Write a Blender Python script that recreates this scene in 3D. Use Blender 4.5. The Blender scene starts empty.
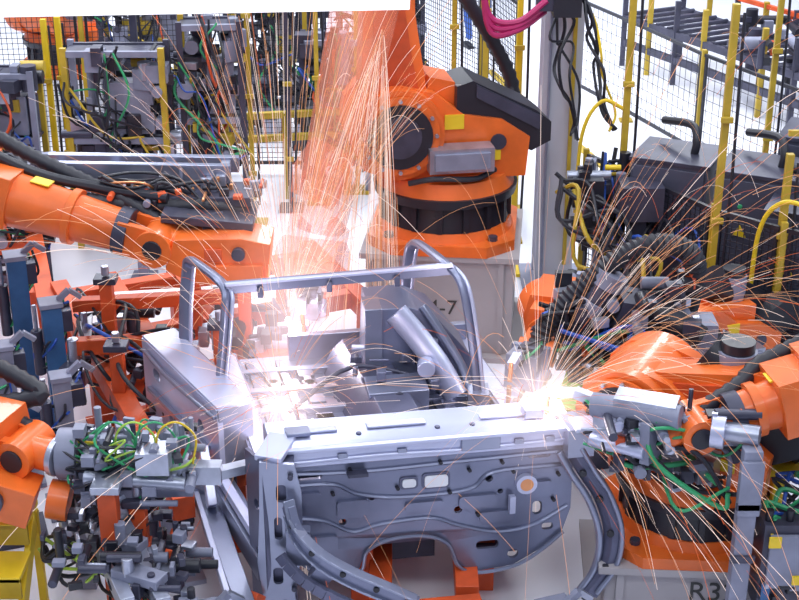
import bpy, bmesh, math, random
from mathutils import Vector, Matrix, Euler, noise
V=Vector
R=random.Random(7)
sc=bpy.context.scene
sc.view_settings.view_transform='Standard'

# ------------------------------------------------------------ materials
def mat(name,col,rough=.45,metal=0.,var=.12,scale=6.,bump=0.,emit=0.,ecol=None,coat=0.,alpha=1.):
    m=bpy.data.materials.new(name); m.use_nodes=True
    nt=m.node_tree; p=nt.nodes['Principled BSDF']
    p.inputs['Roughness'].default_value=rough; p.inputs['Metallic'].default_value=metal
    p.inputs['Coat Weight'].default_value=coat; p.inputs['Alpha'].default_value=alpha
    tc=nt.nodes.new('ShaderNodeTexCoord'); n=nt.nodes.new('ShaderNodeTexNoise')
    n.inputs['Scale'].default_value=scale; n.inputs['Detail'].default_value=5
    nt.links.new(tc.outputs['Object'],n.inputs['Vector'])
    r=nt.nodes.new('ShaderNodeValToRGB')
    c=V(col); r.color_ramp.elements[0].position=.3; r.color_ramp.elements[1].position=.7
    r.color_ramp.elements[0].color=(*(c*(1-var)),1); r.color_ramp.elements[1].color=(*[min(1,k*(1+var)) for k in c],1)
    nt.links.new(n.outputs['Fac'],r.inputs['Fac']); nt.links.new(r.outputs['Color'],p.inputs['Base Color'])
    if bump:
        bn=nt.nodes.new('ShaderNodeBump'); bn.inputs['Strength'].default_value=bump; bn.inputs['Distance'].default_value=.02
        nt.links.new(n.outputs['Fac'],bn.inputs['Height']); nt.links.new(bn.outputs['Normal'],p.inputs['Normal'])
    if emit:
        p.inputs['Emission Color'].default_value=(*(ecol or col),1); p.inputs['Emission Strength'].default_value=emit
    return m
ORANGE=mat('robot_orange',(.80,.15,.022),.36,0,.18,4,coat=.2)
GHOST=mat('moving_arm_orange',(.9,.32,.19),.5,0,.1,4,alpha=.33)
DKOR=mat('jig_orange',(.66,.09,.02),.5,0,.25,5)
BLACK=mat('black_plastic',(.016,.016,.026),.4)
RUB=mat('black_rubber',(.02,.02,.03),.5)
DARK=mat('dark_steel',(.06,.06,.095),.4,.3,.3)
CAB=mat('cabinet_slate',(.075,.078,.12),.45,.1,.15)
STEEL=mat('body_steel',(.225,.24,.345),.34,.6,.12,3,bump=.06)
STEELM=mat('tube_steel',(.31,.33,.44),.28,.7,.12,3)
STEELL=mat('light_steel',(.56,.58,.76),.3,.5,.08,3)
STEELD=mat('deep_grey_steel',(.13,.135,.21),.36,.5,.2,3)  # darker grey steel
ALU=mat('aluminium',(.42,.44,.54),.33,.7,.2,8)
GREY=mat('machine_grey',(.24,.25,.34),.5,.1,.2,6)
CREAM=mat('pedestal_paint',(.40,.37,.39),.6,0,.1,2)
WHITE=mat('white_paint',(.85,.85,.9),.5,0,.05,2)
COLM=mat('column_paint',(.58,.58,.66),.5,0,.08,2)
YEL=mat('safety_yellow',(.80,.55,.02),.45,0,.12,5)
PYEL=mat('post_yellow',(.50,.34,.03),.5,0,.2,5)
GREEN=mat('green_hose',(.04,.34,.14),.4)
LIME=mat('lime_cable',(.40,.6,.08),.4)
BLUE=mat('blue_cable',(.02,.08,.4),.4)
BLUP=mat('blue_paint',(.04,.12,.28),.45,.1,.2)
MAG=mat('magenta_hose',(.45,.02,.13),.35)
RED=mat('red_paint',(.6,.03,.02),.4)
COP=mat('copper',(.75,.33,.15),.3,.8)
JEAN=mat('blue_denim',(.05,.12,.42),.8)
JACK=mat('work_jacket',(.06,.09,.2),.8)
SKIN=mat('skin',(.75,.45,.33),.55)
HAIR=mat('hair',(.05,.03,.02),.7)
GLOWW=mat('glowing_white',(.95,.95,1),.5,0,.01,2,emit=.9)
INK=mat('label_ink',(.05,.05,.05),.6)
def emis(name,col,s):
    m=bpy.data.materials.new(name); m.use_nodes=True; nt=m.node_tree
    nt.nodes.remove(nt.nodes['Principled BSDF'])
    e=nt.nodes.new('ShaderNodeEmission'); e.inputs['Color'].default_value=(*col,1); e.inputs['Strength'].default_value=s
    nt.links.new(e.outputs[0],nt.nodes['Material Output'].inputs['Surface'])
    try: m.cycles.emission_sampling='NONE'
    except Exception: pass
    return m
SPW=emis('spark_white',(1,.80,.74),1.3)
SPO=emis('spark_orange',(1,.48,.26),1.0)
SPR=emis('spark_red',(1,.22,.09),.75)
ARC=emis('arc_core',(1,.97,1),12)

# ------------------------------------------------------------ mesh builder
def cr(pts,k=6):
    pts=[V(p) for p in pts]
    if len(pts)<3 or k<2: return pts
    P=[pts[0]*2-pts[1]]+pts+[pts[-1]*2-pts[-2]]; out=[]
    for i in range(1,len(P)-2):
        a,b,c,d=P[i-1],P[i],P[i+1],P[i+2]
        for j in range(k):
            t=j/k
            out.append(.5*((2*b)+(c-a)*t+(2*a-5*b+4*c-d)*t*t+(3*b-3*c+d-a)*t**3))
    out.append(pts[-1]); return out
def frame(p,z,up=(0,0,1)):
    z=V(z).normalized(); up=V(up)
    x=up.cross(z)
    if x.length<1e-3: x=V((1,0,0)).cross(z)
    x.normalize(); y=z.cross(x)
    M=Matrix((x,y,z)).transposed().to_4x4(); M.translation=V(p); return M
def T(*a): return Matrix.Translation(V(a))
def RZ(d): return Matrix.Rotation(math.radians(d),4,'Z')
def RX(d): return Matrix.Rotation(math.radians(d),4,'X')
def RY(d): return Matrix.Rotation(math.radians(d),4,'Y')
class MB:
    def __init__(s): s.v=[];s.f=[];s.m=[];s.mats=[];s.M=Matrix()
    def mi(s,m):
        if m not in s.mats: s.mats.append(m)
        return s.mats.index(m)
    def add(s,vs,fs,m,M=None):
        A=s.M@M if M is not None else s.M
        o=len(s.v); s.v+=[A@V(v) for v in vs]; i=s.mi(m)
        for f in fs: s.f.append([o+k for k in f]); s.m.append(i)
    def box(s,c,sz,m,rot=(0,0,0),M=None):
        x,y,z=[k/2 for k in sz]
        vs=[(-x,-y,-z),(x,-y,-z),(x,y,-z),(-x,y,-z),(-x,-y,z),(x,-y,z),(x,y,z),(-x,y,z)]
        fs=[(0,3,2,1),(4,5,6,7),(0,1,5,4),(1,2,6,5),(2,3,7,6),(3,0,4,7)]
        A=T(*c)@Euler([math.radians(r) for r in rot]).to_matrix().to_4x4()
        s.add(vs,fs,m,(M@A) if M is not None else A)
    def beam(s,a,b,w,h,m,up=(0,0,1)):
        a=V(a);b=V(b);L=(b-a).length
        s.box((0,0,L/2),(w,h,L),m,M=frame(a,b-a,up))
    def cyl(s,a,b,r,m,r1=None,n=20):
        a=V(a);b=V(b);r1=r if r1 is None else r1
        F=frame(a,b-a);L=(b-a).length
        vs=[(math.cos(2*math.pi*i/n)*r,math.sin(2*math.pi*i/n)*r,0) for i in range(n)]+[(math.cos(2*math.pi*i/n)*r1,math.sin(2*math.pi*i/n)*r1,L) for i in range(n)]
        fs=[(i,(i+1)%n,n+(i+1)%n,n+i) for i in range(n)]+[tuple(range(n))[::-1],tuple(range(n,2*n))]
        s.add(vs,fs,m,F)
    def sph(s,c,r,m,sc=(1,1,1),n=14,M=None):
        vs=[];fs=[];k=n//2
        for i in range(k+1):
            a=math.pi*i/k
            for j in range(n):
                b=2*math.pi*j/n; vs.append((r*sc[0]*math.sin(a)*math.cos(b),r*sc[1]*math.sin(a)*math.sin(b),r*sc[2]*math.cos(a)))
        for i in range(k):
            for j in range(n): fs.append((i*n+j,i*n+(j+1)%n,(i+1)*n+(j+1)%n,(i+1)*n+j))
        A=T(*c); s.add(vs,fs,m,(M@A) if M is not None else A)
    def tube(s,pts,r,m,n=8,k=6,rib=0,flat=1.,cap=True):
        P=cr(pts,k)
        if rib:
            L=sum((P[i+1]-P[i]).length for i in range(len(P)-1)); N=max(4,int(L/rib))
            Q=[];i=0;acc=0
            for q in range(N+1):
                t=L*q/N
                while i<len(P)-2 and acc+(P[i+1]-P[i]).length<t: acc+=(P[i+1]-P[i]).length;i+=1
                sl=(P[i+1]-P[i]).length or 1e-6
                Q.append(P[i].lerp(P[i+1],min(1,(t-acc)/sl)))
            P=Q
        vs=[];nrm=None
        for i,p in enumerate(P):
            t=(P[min(i+1,len(P)-1)]-P[max(i-1,0)])
            if t.length<1e-7: t=V((0,0,1))
            t.normalize()
            if nrm is None:
                nrm=V((0,0,1)) if abs(t.z)<.9 else V((1,0,0))
            nrm=(nrm-t*nrm.dot(t)); nrm.normalize(); bn=t.cross(nrm)
            rr=r*(1.1 if i%2 else .9) if rib else r
            for j in range(n):
                a=2*math.pi*j/n; vs.append(p+nrm*math.cos(a)*rr+bn*math.sin(a)*rr*flat)
        fs=[]
        for i in range(len(P)-1):
            for j in range(n): fs.append((i*n+j,i*n+(j+1)%n,(i+1)*n+(j+1)%n,(i+1)*n+j))
        if cap: fs+= [tuple(range(n))[::-1],tuple(range((len(P)-1)*n,len(P)*n))]
        s.add(vs,fs,m)
    def prism(s,poly,d,m,M=None):
        n=len(poly)
        vs=[(x,y,-d/2) for x,y in poly]+[(x,y,d/2) for x,y in poly]
        fs=[tuple(range(n))[::-1],tuple(range(n,2*n))]+[(i,(i+1)%n,n+(i+1)%n,n+i) for i in range(n)]
        s.add(vs,fs,m,M)
    def mesh(s,me,m,M=None):
        s.add([v.co.copy() for v in me.vertices],[tuple(p.vertices) for p in me.polygons],m,M)
    def plate(s,outline,holes,th,m,M=None):
        cu=bpy.data.curves.new('t','CURVE');cu.dimensions='2D';cu.fill_mode='BOTH';cu.extrude=th/2
        for pl in [outline]+holes:
            sp=cu.splines.new('POLY');sp.points.add(len(pl)-1)
            for q,p in zip(sp.points,pl): q.co=(p[0],p[1],0,1)
            sp.use_cyclic_u=True
        s._curve(cu,m,M)
    def text(s,t,size,m,M):
        cu=bpy.data.curves.new('t','FONT');cu.body=t;cu.size=size;cu.extrude=.001;cu.align_x='CENTER'
        s._curve(cu,m,M)
    def _curve(s,cu,m,M):
        ob=bpy.data.objects.new('t',cu);sc.collection.objects.link(ob)
        dg=bpy.context.evaluated_depsgraph_get();dg.update()
        me=bpy.data.meshes.new_from_object(ob.evaluated_get(dg)); s.mesh(me,m,M)
        bpy.data.objects.remove(ob);bpy.data.curves.remove(cu);bpy.data.meshes.remove(me)
    def done(s,name,bev=.005,parent=None,smooth=True):
        me=bpy.data.meshes.new(name);me.from_pydata([tuple(v) for v in s.v],[],s.f)
        for m in s.mats: me.materials.append(m)
        me.polygons.foreach_set('material_index',s.m)
        bm=bmesh.new();bm.from_mesh(me);bmesh.ops.recalc_face_normals(bm,faces=bm.faces);bm.to_mesh(me);bm.free()
        if smooth:
            me.polygons.foreach_set('use_smooth',[True]*len(me.polygons))
            try: me.set_sharp_from_angle(angle=math.radians(38))
            except Exception: pass
        me.update()
        ob=bpy.data.objects.new(name,me);sc.collection.objects.link(ob)
        if bev:
            md=ob.modifiers.new('bevel','BEVEL');md.width=bev;md.segments=2;md.limit_method='ANGLE';md.angle_limit=math.radians(40)
            md.use_clamp_overlap=True
        if parent: ob.parent=parent
        return ob
def circ(cx,cy,r,n=18,ry=None): return [(cx+r*math.cos(2*math.pi*i/n),cy+(ry or r)*math.sin(2*math.pi*i/n)) for i in range(n)]
def rrect(cx,cy,w,h,r,n=4):
    out=[]
    for sx,sy,a0 in((1,1,0),(-1,1,90),(-1,-1,180),(1,-1,270)):
        for i in range(n+1):
            a=math.radians(a0+90*i/n); out.append((cx+sx*(w/2-r)+r*math.cos(a),cy+sy*(h/2-r)+r*math.sin(a)))
    return out
XZ=RX(90)
def hoses(b,p0,p1,n,mats,r=.008,j=.12,sag=0,k=6,nm=3):
    p0=V(p0);p1=V(p1)
    for i in range(n):
        e=lambda q:V((R.uniform(-q,q),R.uniform(-q,q),R.uniform(-q,q)))
        pts=[p0+e(j*.4)]
        for q in range(1,nm+1):
            t=q/(nm+1); pts.append(p0.lerp(p1,t)+e(j)+V((0,0,-sag*4*t*(1-t))))
        pts.append(p1+e(j*.4)); b.tube(pts,r*R.uniform(.8,1.3),R.choice(mats),6,k)
def greeble(b,c,s,n,mats,smin=.02,smax=.09):
    for i in range(n):
        p=[c[k]+R.uniform(-.5,.5)*s[k] for k in range(3)]
        m=R.choice(mats)
        if R.random()<.6: b.box(p,[R.uniform(smin,smax) for _ in range(3)],m,(0,0,R.choice([0,0,20,-15])))
        else:
            d=V(R.choice([(1,0,0),(0,1,0),(0,0,1)]))*R.uniform(smin,smax)*1.4
            b.cyl(V(p)-d,V(p)+d,R.uniform(smin,smax)*.4,m,n=10)

# ------------------------------------------------------------ robots
def robot(name,base,yaw,la,wrist,s=1.,ped=None,label=None,target=None,hose=True,pmat=None,mir=False,fa=1.,FO=None,mbox=True,plate=1.,lx=.05,lz=.24):
    b=MB(); bx,by,bz=base; FO=FO or ORANGE; GH=FO is not ORANGE
    if ped:
        pm=pmat or CREAM
        b.box((bx,by,bz/2+.01),(ped[0],ped[1],bz-.06),pm,(0,0,ped[2])); b.box((bx,by,.02),(ped[0]+.16,ped[1]+.16,.04),pm,(0,0,ped[2]))
        b.box((bx,by,bz-.02),(ped[0]+.08,ped[1]+.08,.04),pm,(0,0,ped[2]))
        if label: b.text(label,.16,INK,T(bx,by,bz-lz)@RZ(ped[2])@T(lx,-ped[1]/2-.004,0)@RX(90))
        for q in(-.42,.42): b.box((0,0,0),(.04,.02,bz-.1),pm,M=T(bx,by,bz/2)@RZ(ped[2])@T(q*ped[0],-ped[1]/2-.01,0))
    Sx=T(bx,by,bz)@Matrix.Scale(s,4); b.M=Sx@RZ((ped[2] if ped else 0))
    oc=[(-.5,-.32),(-.32,-.5),(.32,-.5),(.5,-.32),(.5,.32),(.32,.5),(-.32,.5),(-.5,.32)]
    b.prism([(x*plate,y*plate) for x,y in oc],.07,ORANGE,T(0,0,.035))
    for a in range(4):
        q=RZ(a*90+45); b.cyl(q@V((.5*plate,0,.07)),q@V((.5*plate,0,.1)),.03,DARK,n=8)
    b.cyl((0,0,.07),(0,0,.13),.44,ORANGE,.42,32)
    b.cyl((0,0,.13),(0,0,.3),.41,BLACK,.39,32)
    for a in range(16):
        q=RZ(a*22.5); b.box((.41,0,.215),(.03,.035,.16),BLACK,M=q)
    b.cyl((0,0,.3),(0,0,.36),.45,BLACK,.46,32); b.cyl((0,0,.36),(0,0,.45),.44,ORANGE,.41,32)
    B0=Sx@RZ(yaw)@(Matrix.Scale(-1,4,(0,1,0)) if mir else Matrix())
    b.M=B0
    prof=[(-.46,.43),(.36,.43),(.56,.52),(.64,.7),(.62,.88),(.5,1.0),(.32,1.03),(.12,.98),(-.06,.84),(-.3,.8),(-.48,.68)]
    for yy,d in((-.2,.09),(.2,.09)): b.prism(prof,d,ORANGE,T(0,yy,0)@RX(90))
    b.prism([(x*.86,.43+(z-.43)*.86) for x,z in prof],.36,ORANGE,RX(90))
    b.box((-.1,0,.86),(.34,.3,.16),ORANGE); 
    b.cyl((.35,-.32,.75),(.35,.3,.75),.28,ORANGE,n=32)
    for i in range(3):
        b.cyl((.35,-.33-.012*i,.75),(.35,-.345-.012*i,.75),(.245,.2,.13)[i],(ORANGE,BLACK,DARK)[i],n=28)
    for a in range(12):
        q=T(.35,-.345,.75)@RY(a*30); b.cyl(q@V((.222,0,0)),q@V((.222,-.02,0)),.013,ALU,n=6)
    b.cyl((.35,.3,.75),(.35,.56,.75),.12,GREY,n=18); b.cyl((.35,.56,.75),(.35,.62,.75),.1,BLACK,n=18)
    if mbox: b.cyl((-.16,.05,.9),(-.16,.05,1.14),.11,GREY,n=18); b.cyl((-.16,.05,1.14),(-.16,.05,1.2),.095,BLACK,n=18)
    b.box((-.02,-.34,.6),(.4,.14,.15),ALU); b.box((-.02,-.42,.6),(.34,.03,.1),GREY)
    b.tube([(-.25,-.3,.5),(-.1,-.4,.48),(.15,-.42,.5),(.3,-.36,.46)],.018,RUB,8)
    if mbox:
        b.cyl((-.55,.1,.72),(.02,.1,1.08),.15,BLACK,n=20); b.cyl((-.63,.1,.67),(-.53,.1,.73),.165,DARK,n=20)
        b.box((-.5,-.08,.78),(.34,.2,.26),BLACK,(0,30,0))
    else:
        b.prism([(-.62,.70),(-.52,.78),(-.12,.98),(-.02,.95),(-.02,.78),(-.1,.72),(-.50,.52),(-.62,.58)],.36,BLACK,T(0,-.04,.06)@RX(90))
        b.prism([(-.56,.74),(-.14,.96),(-.14,.88),(-.54,.66)],.39,DARK,T(0,-.04,.06)@RX(90))
        b.prism([(-.10,.84),(-.02,1.0),(.14,1.04),(.16,.86),(.0,.74)],.3,ORANGE,T(0,0,.02)@RX(90))
    b.box((.0,-.25,.80),(.12,.012,.09),YEL); b.box((-.25,-.252,.58),(.09,.008,.07),YEL); b.box((.35,-.2,1.02),(.08,.05,.01),YEL)
    b.cyl((-.28,-.24,.66),(-.28,-.26,.66),.05,DARK,n=14)
    A2=V((.35,0,.75)); a=math.radians(la); L=1.15; E=A2+V((math.sin(a),0,math.cos(a)))*L
    LM=T(*A2)@RY(la)
    outl=[(-.25,-.06),(-.16,-.23),(.0,-.27),(.16,-.23),(.25,-.06),(.2,.25),(.155,.7),(.17,1.05),(.19,1.15),(.12,1.3),(0,1.34),(-.12,1.3),(-.19,1.15),(-.17,1.05),(-.155,.7),(-.2,.25)]
    LB=LM@RX(90)
    b.prism([(x,y) for x,y in outl],.2,ORANGE,LB@T(0,0,.08) )
    b.prism([(x*.6,.28+y*.62) for x,y in outl],.03,DKOR,LB@T(0,0,.185))
    b.cyl(E+V((0,-.2,0)),E+V((0,.3,0)),.2,ORANGE,n=28)
    for i in range(2): b.cyl(E+V((0,-.2-.015*i,0)),E+V((0,-.22-.015*i,0)),(.16,.1)[i],(BLACK,GREY)[i],n=24)
    w=b.M.inverted()@V(wrist); d=(w-E).normalized(); LL=(w-E).length
    F=frame(E,d); b0=b.M; b.M=b0@F
    b.prism([(-.2,-.19),(.2,-.19),(.23,0),(.18,.2),(-.18,.2),(-.23,0)],.5,ORANGE,T(0,.02,-.06))
    if not GH: b.prism([(-.16,-.16),(.16,-.16),(.18,0),(.14,.16),(-.14,.16),(-.18,0)],.2,ORANGE,T(0,.02,.28))
    for x,y in((-.11,-.07),(.11,-.07),(0,.1)):
        b.cyl((x,y,-.33),(x,y,-.52),.085,GREY,n=14); b.cyl((x,y,-.52),(x,y,-.62),.075,BLACK,n=14)
    b.cyl((0,0,.2),(0,0,LL-.22),.155*fa,FO,.11*fa,24)
    if not GH:
        b.cyl((0,0,LL*.55),(0,0,LL*.55+.05),.15*fa,FO,n=24); b.cyl((0,0,LL-.28),(0,0,LL-.2),.13*fa,DARK,n=24)
        b.cyl((-.14*fa,0,LL-.02),(.14*fa,0,LL-.02),.06,BLACK,n=16); b.box((.0,.165,LL*.4),(.1,.01,.12),YEL)
    b.box((.085*fa,0,LL-.12),(.05,.18*fa,.28),FO); b.box((-.085*fa,0,LL-.12),(.05,.18*fa,.28),FO)
    b.cyl((-.13*fa,0,LL-.02),(.13*fa,0,LL-.02),.1*fa,FO,n=20); 
    b.cyl((0,0,LL),(0,0,LL+.14),.085*fa,FO,n=18); b.cyl((0,0,LL+.14),(0,0,LL+.17),.1,ALU,n=20)
    b.M=b0
    if hose:
        pts=[(-.42,.3,.55),(-.5,.38,.9),E+V((-.35,.36,-.1)),E+V((-.1,.36,.28)),E+d*.5+V((0,.25,.2)),E+d*(LL-.2)+V((0,.16,.12)),w+V((0,.1,.05))]
        if GH: pts=pts[:4]
        b.tube(pts,.045,RUB,10,8,rib=.03)
    ew=b0@E; b.M=Matrix()
    if target is not None:
        W=V(wrist)+ (V(wrist)-ew).normalized()*.17*s; tg=V(target); dd=(tg-W); GL=dd.length
        b.M=frame(W,dd); 
        b.box((0,0,.03),(.22,.22,.05),GREY); b.box((0,.0,GL*.25+.03),(.18,.2,GL*.4),ALU); b.box((.02,.11,GL*.25),(.12,.05,GL*.3),DARK)
        for sgn in(1,-1):
            b.beam((0,sgn*.09,GL*.3),(0,sgn*.13,GL*.72),.05,.05,ALU); b.beam((0,sgn*.13,GL*.7),(0,sgn*.1,GL*.97),.045,.04,STEELL)
            b.cyl((0,sgn*.12,GL*.96),(0,sgn*.012,GL*.98),.014,COP,n=10)
        b.cyl((.1,-.05,GL*.05),(.1,-.05,GL*.5),.035,STEELL,n=12)
        hoses(b,(.05,.12,0),(.02,.1,GL*.6),5,[BLACK,GREEN,BLACK,BLACK,RUB],.009,.06)
        b.M=Matrix()
    return b

rb=robot('r',(.33,9.8,.8),190,3,(-.56,8.35,1.12),1.14,(1.05,.95,-6),'R34-7',target=(-.60,8.05,.85),mir=True,fa=1.35,FO=GHOST,mbox=False,plate=.92,lx=-.06,lz=.46)
rb.box((-.50,8.75,1.60),(.3,.3,.26),GHOST,(20,30,10))
rb.done('industrial_robot',.008)
rb=robot('r',(1.57,6.55,.37),150,-72,(1.42,6.10,1.2),.92,(.95,.85,-4),'R32',target=(.74,6.44,1.13),mir=True,lx=.08,lz=.2)
rb.cyl((1.72,5.95,1.24),(1.0,6.25,1.2),.05,ALU); rb.cyl((1.35,6.02,1.3),(.95,6.2,1.28),.06,GREY); rb.box((1.2,6.12,1.3),(.3,.14,.12),ALU,(0,0,-20)); rb.cyl((1.5,6.0,1.24),(1.56,5.98,1.24),.08,STEELL)
greeble(rb,(1.3,6.08,1.22),(.7,.16,.2),46,[ALU,GREY,STEELL,DARK,ALU,BLACK],.02,.08)
greeble(rb,(1.3,6.15,1.0),(.5,.16,.3),36,[DARK,GREY,BLACK,DARK,ALU,DKOR],.03,.09)
hoses(rb,(1.05,6.2,1.2),(1.6,6.0,.9),8,[GREEN,BLACK,BLACK,GREEN,GREY],.011,.16)
hoses(rb,(.95,6.2,1.1),(1.7,6.0,1.2),6,[GREEN,LIME,BLACK,GREY],.009,.12)
rb.done('industrial_robot',.008)
rb=robot('r',(2.08,8.5,.05),200,75,(.80,7.5,.92),.8,target=(.60,6.95,1.0),hose=False,mir=True)
rb.tube([(.8,7.5,.93),(.86,7.55,1.08),(1.0,7.6,1.23),(1.22,7.65,1.42),(1.45,7.7,1.52),(1.66,7.75,1.48),(1.76,7.8,1.32),(1.76,8.0,.9)],.062,RUB,12,8,rib=.018)
rb.cyl((.98,7.6,.95),(1.22,7.62,1.36),.085,DARK,n=16);rb.cyl((1.09,7.6,1.15),(1.13,7.6,1.22),.1,GREY,n=16);rb.cyl((1.2,7.62,1.3),(1.24,7.62,1.38),.1,GREY,n=16)
hoses(rb,(.9,7.6,1.1),(1.5,7.9,.8),8,[BLACK,RUB,BLUE,BLACK],.014,.22)
rb.done('industrial_robot',.006)
rb=robot('r',(-3.6,8.15,.0),0,30,(-1.42,7.95,1.44),1.0,target=None,fa=1.15)
rb.prism([(-.36,-.06),(-.2,-.15),(.24,-.17),(.27,.1),(.1,.14),(-.3,.13)],.3,ORANGE,T(-1.03,7.95,1.38)@RX(90))
rb.box((-.95,7.79,1.3),(.28,.04,.12),ORANGE); rb.cyl((-.95,7.8,1.43),(-.95,7.76,1.43),.04,DARK); rb.box((-1.1,7.79,1.42),(.1,.02,.08),DKOR)
rb.done('industrial_robot',.008)
rb=robot('r',(-3.76,6.35,.0),0,75,(-1.85,6.2,1.02),1.0,target=None)
rb.box((-1.95,6.05,.86),(.3,.2,.2),ORANGE,(0,20,0)); rb.cyl((-2.0,5.98,.88),(-2.0,5.92,.88),.07,DARK); rb.cyl((-1.75,6.1,.8),(-1.65,6.1,.78),.1,ORANGE)
rb.done('industrial_robot',.008)
rb=robot('r',(-3.6,15.2,.6),250,-15,(-3.3,14.2,2.2),1.0,(1.0,.9,0),None,pmat=WHITE)
rb.done('industrial_robot',.0)

# ------------------------------------------------------------ gripper of left robot (carrying frame)
b=MB()
b.box((-1.62,8.35,1.74),(1.15,.05,.13),STEELM,(0,2,3)); b.box((-1.62,8.62,1.72),(1.2,.06,.1),STEELM,(0,2,3))
for x in(-2.15,-1.8,-1.45,-1.1): b.box((x,8.48,1.7),(.06,.34,.07),ALU)
b.tube([(-2.3,8.2,1.78),(-2.0,8.15,1.66),(-1.6,8.15,1.6),(-1.2,8.15,1.6),(-.95,8.2,1.55)],.045,RUB,10,6,rib=.03)
b.tube([(-2.6,8.2,2.0),(-2.2,8.18,1.8),(-1.8,8.18,1.7),(-1.4,8.12,1.66)],.035,BLACK,8)
b.box((-1.15,8.15,1.56),(.55,.4,.05),DARK,(0,6,0)); b.box((-1.3,8.3,1.62),(.8,.3,.06),DARK)
greeble(b,(-1.3,8.25,1.66),(.9,.3,.12),56,[DARK,ALU,GREY,BLACK,BLACK,COP,DKOR],.02,.06)
hoses(b,(-1.8,8.2,1.75),(-1.0,8.2,1.6),8,[BLACK,BLACK,RUB,COP],.01,.08)
b.beam((-1.15,8.1,1.55),(-1.1,7.98,1.4),.15,.12,DARK)
b.done('robot_gripper_frame')

b=MB()
b.cyl((-1.7,6.2,1.0),(-1.6,6.2,1.0),.13,GREY); b.box((-1.35,6.2,.98),(.45,.16,.14),ALU,(0,-3,4)); b.box((-1.3,6.1,.86),(.55,.12,.05),GREY,(0,0,4))
b.box((-1.2,6.05,1.06),(.16,.14,.12),ALU); b.box((-1.0,6.1,.95),(.24,.08,.1),ALU); b.beam((-.95,6.1,.93),(-.75,6.2,.93),.06,.05,ALU)
b.beam((-1.4,6.05,.85),(-1.35,6.0,.6),.08,.08,ALU); b.cyl((-1.55,6.05,.95),(-1.05,6.02,.93),.035,ALU)
greeble(b,(-1.3,6.15,1.0),(.6,.3,.34),90,[ALU,GREY,DARK,GREY,BLACK,GREY],.02,.07)
hoses(b,(-1.6,6.15,1.05),(-1.05,6.1,.95),16,[GREEN,LIME,YEL,GREEN,BLACK,BLACK],.006,.17)
hoses(b,(-1.55,6.1,.95),(-1.3,6.1,.65),10,[GREEN,BLACK,BLACK,BLACK],.007,.16)
for q in range(4): b.tube([(-1.5+.1*q,6.1,1.0),(-1.47+.1*q,6.05,1.2),(-1.38+.1*q,6.05,1.26),(-1.3+.1*q,6.1,1.15),(-1.32+.1*q,6.1,1.0)],.006,(GREEN,LIME,GREEN,YEL)[q],6)
b.done('weld_gripper',.003)

# ------------------------------------------------------------ vehicle body
body=bpy.data.objects.new('vehicle_body_shell',None); sc.collection.objects.link(body)
BF=Matrix(((.985,-.26,0,.11),(.165,.965,0,6.21),(0,0,1,0),(0,0,0,1)))
b=MB(); b.M=BF
b.prism([(0,.97),(0,1.06),(.03,1.09),(.1,1.1),(.2,1.13),(.24,1.1),(.24,1.0)],1.54,STEELL,T(.02,0,0)@Matrix(((0,0,1,0),(1,0,0,0),(0,1,0,0),(0,0,0,1))))
b.box((.02,-.015,1.075),(1.5,.03,.02),STEELL)
for u,wd in((-.5,.2),(-.1,.3),(.5,.34)): b.box((u,.12,1.11),(wd,.05,.012),STEELL)
for u in(-.68,-.3,.1,.28,.72): b.cyl((u,.07,1.09),(u,.07,1.105),.014,STEELD,n=10)
b.box((.3,-.01,1.03),(.2,.02,.07),STEELM); b.box((-.6,.1,1.12),(.12,.08,.02),STEELM); b.box((.6,.1,1.13),(.1,.08,.05),STEELM)
for u in(-.4,-.1,.5,.66): b.box((u,-.008,1.02),(.05,.012,.03),STEELM)
b.tube([(-.72,-.004,1.0),(-.2,-.006,1.01),(.2,-.006,1.0),(.76,-.004,1.01)],.01,STEELL,8)
b.done('cowl_beam',.006,body)
b=MB(); b.M=BF
outl=[(-.74,.98),(.76,.98),(.8,.9),(.8,.58),(.76,.44),(.64,.34),(.5,.26),(.3,.24),(.2,.3),(.14,.44),(.02,.5),(-.16,.5),(-.28,.44),(-.32,.32),(-.5,.3),(-.64,.4),(-.74,.55)]
holes=[circ(.55,.76,.045),rrect(-.56,.91,.12,.05,.015),circ(.36,.8,.02),circ(.42,.72,.015),rrect(.62,.92,.12,.04,.015),
 circ(-.25,.75,.018),circ(-.4,.62,.02),rrect(.62,.6,.05,.08,.02),circ(.2,.63,.022),rrect(.36,.4,.12,.05,.02),circ(-.52,.42,.03),rrect(.68,.48,.06,.04,.015),circ(.5,.33,.03)]
b.plate(outl,holes,.02,STEEL,T(0,.03,0)@XZ)
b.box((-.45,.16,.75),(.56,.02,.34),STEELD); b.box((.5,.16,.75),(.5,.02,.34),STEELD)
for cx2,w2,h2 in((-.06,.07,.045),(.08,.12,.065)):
    b.prism(rrect(cx2,.82,w2+.025,h2+.025,.02),.012,STEELD,T(0,.018,0)@XZ); b.prism(rrect(cx2,.82,w2,h2,.015),.012,WHITE,T(0,.01,0)@XZ)  # white inserts paint the bright light seen through two openings
for pts in ([(-.72,.93),(-.3,.91),(.2,.92),(.74,.93)],[(-.7,.86),(-.45,.85),(-.32,.78),(-.1,.74),(.25,.75),(.38,.84),(.75,.85)],[(-.7,.68),(-.5,.64),(-.35,.56),(-.2,.59),(.05,.60),(.2,.54),(.4,.48),(.6,.5),(.78,.6)]):
    b.tube([(u,.026,z) for u,z in pts],.012,STEEL,8,6,flat=1.9)
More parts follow.
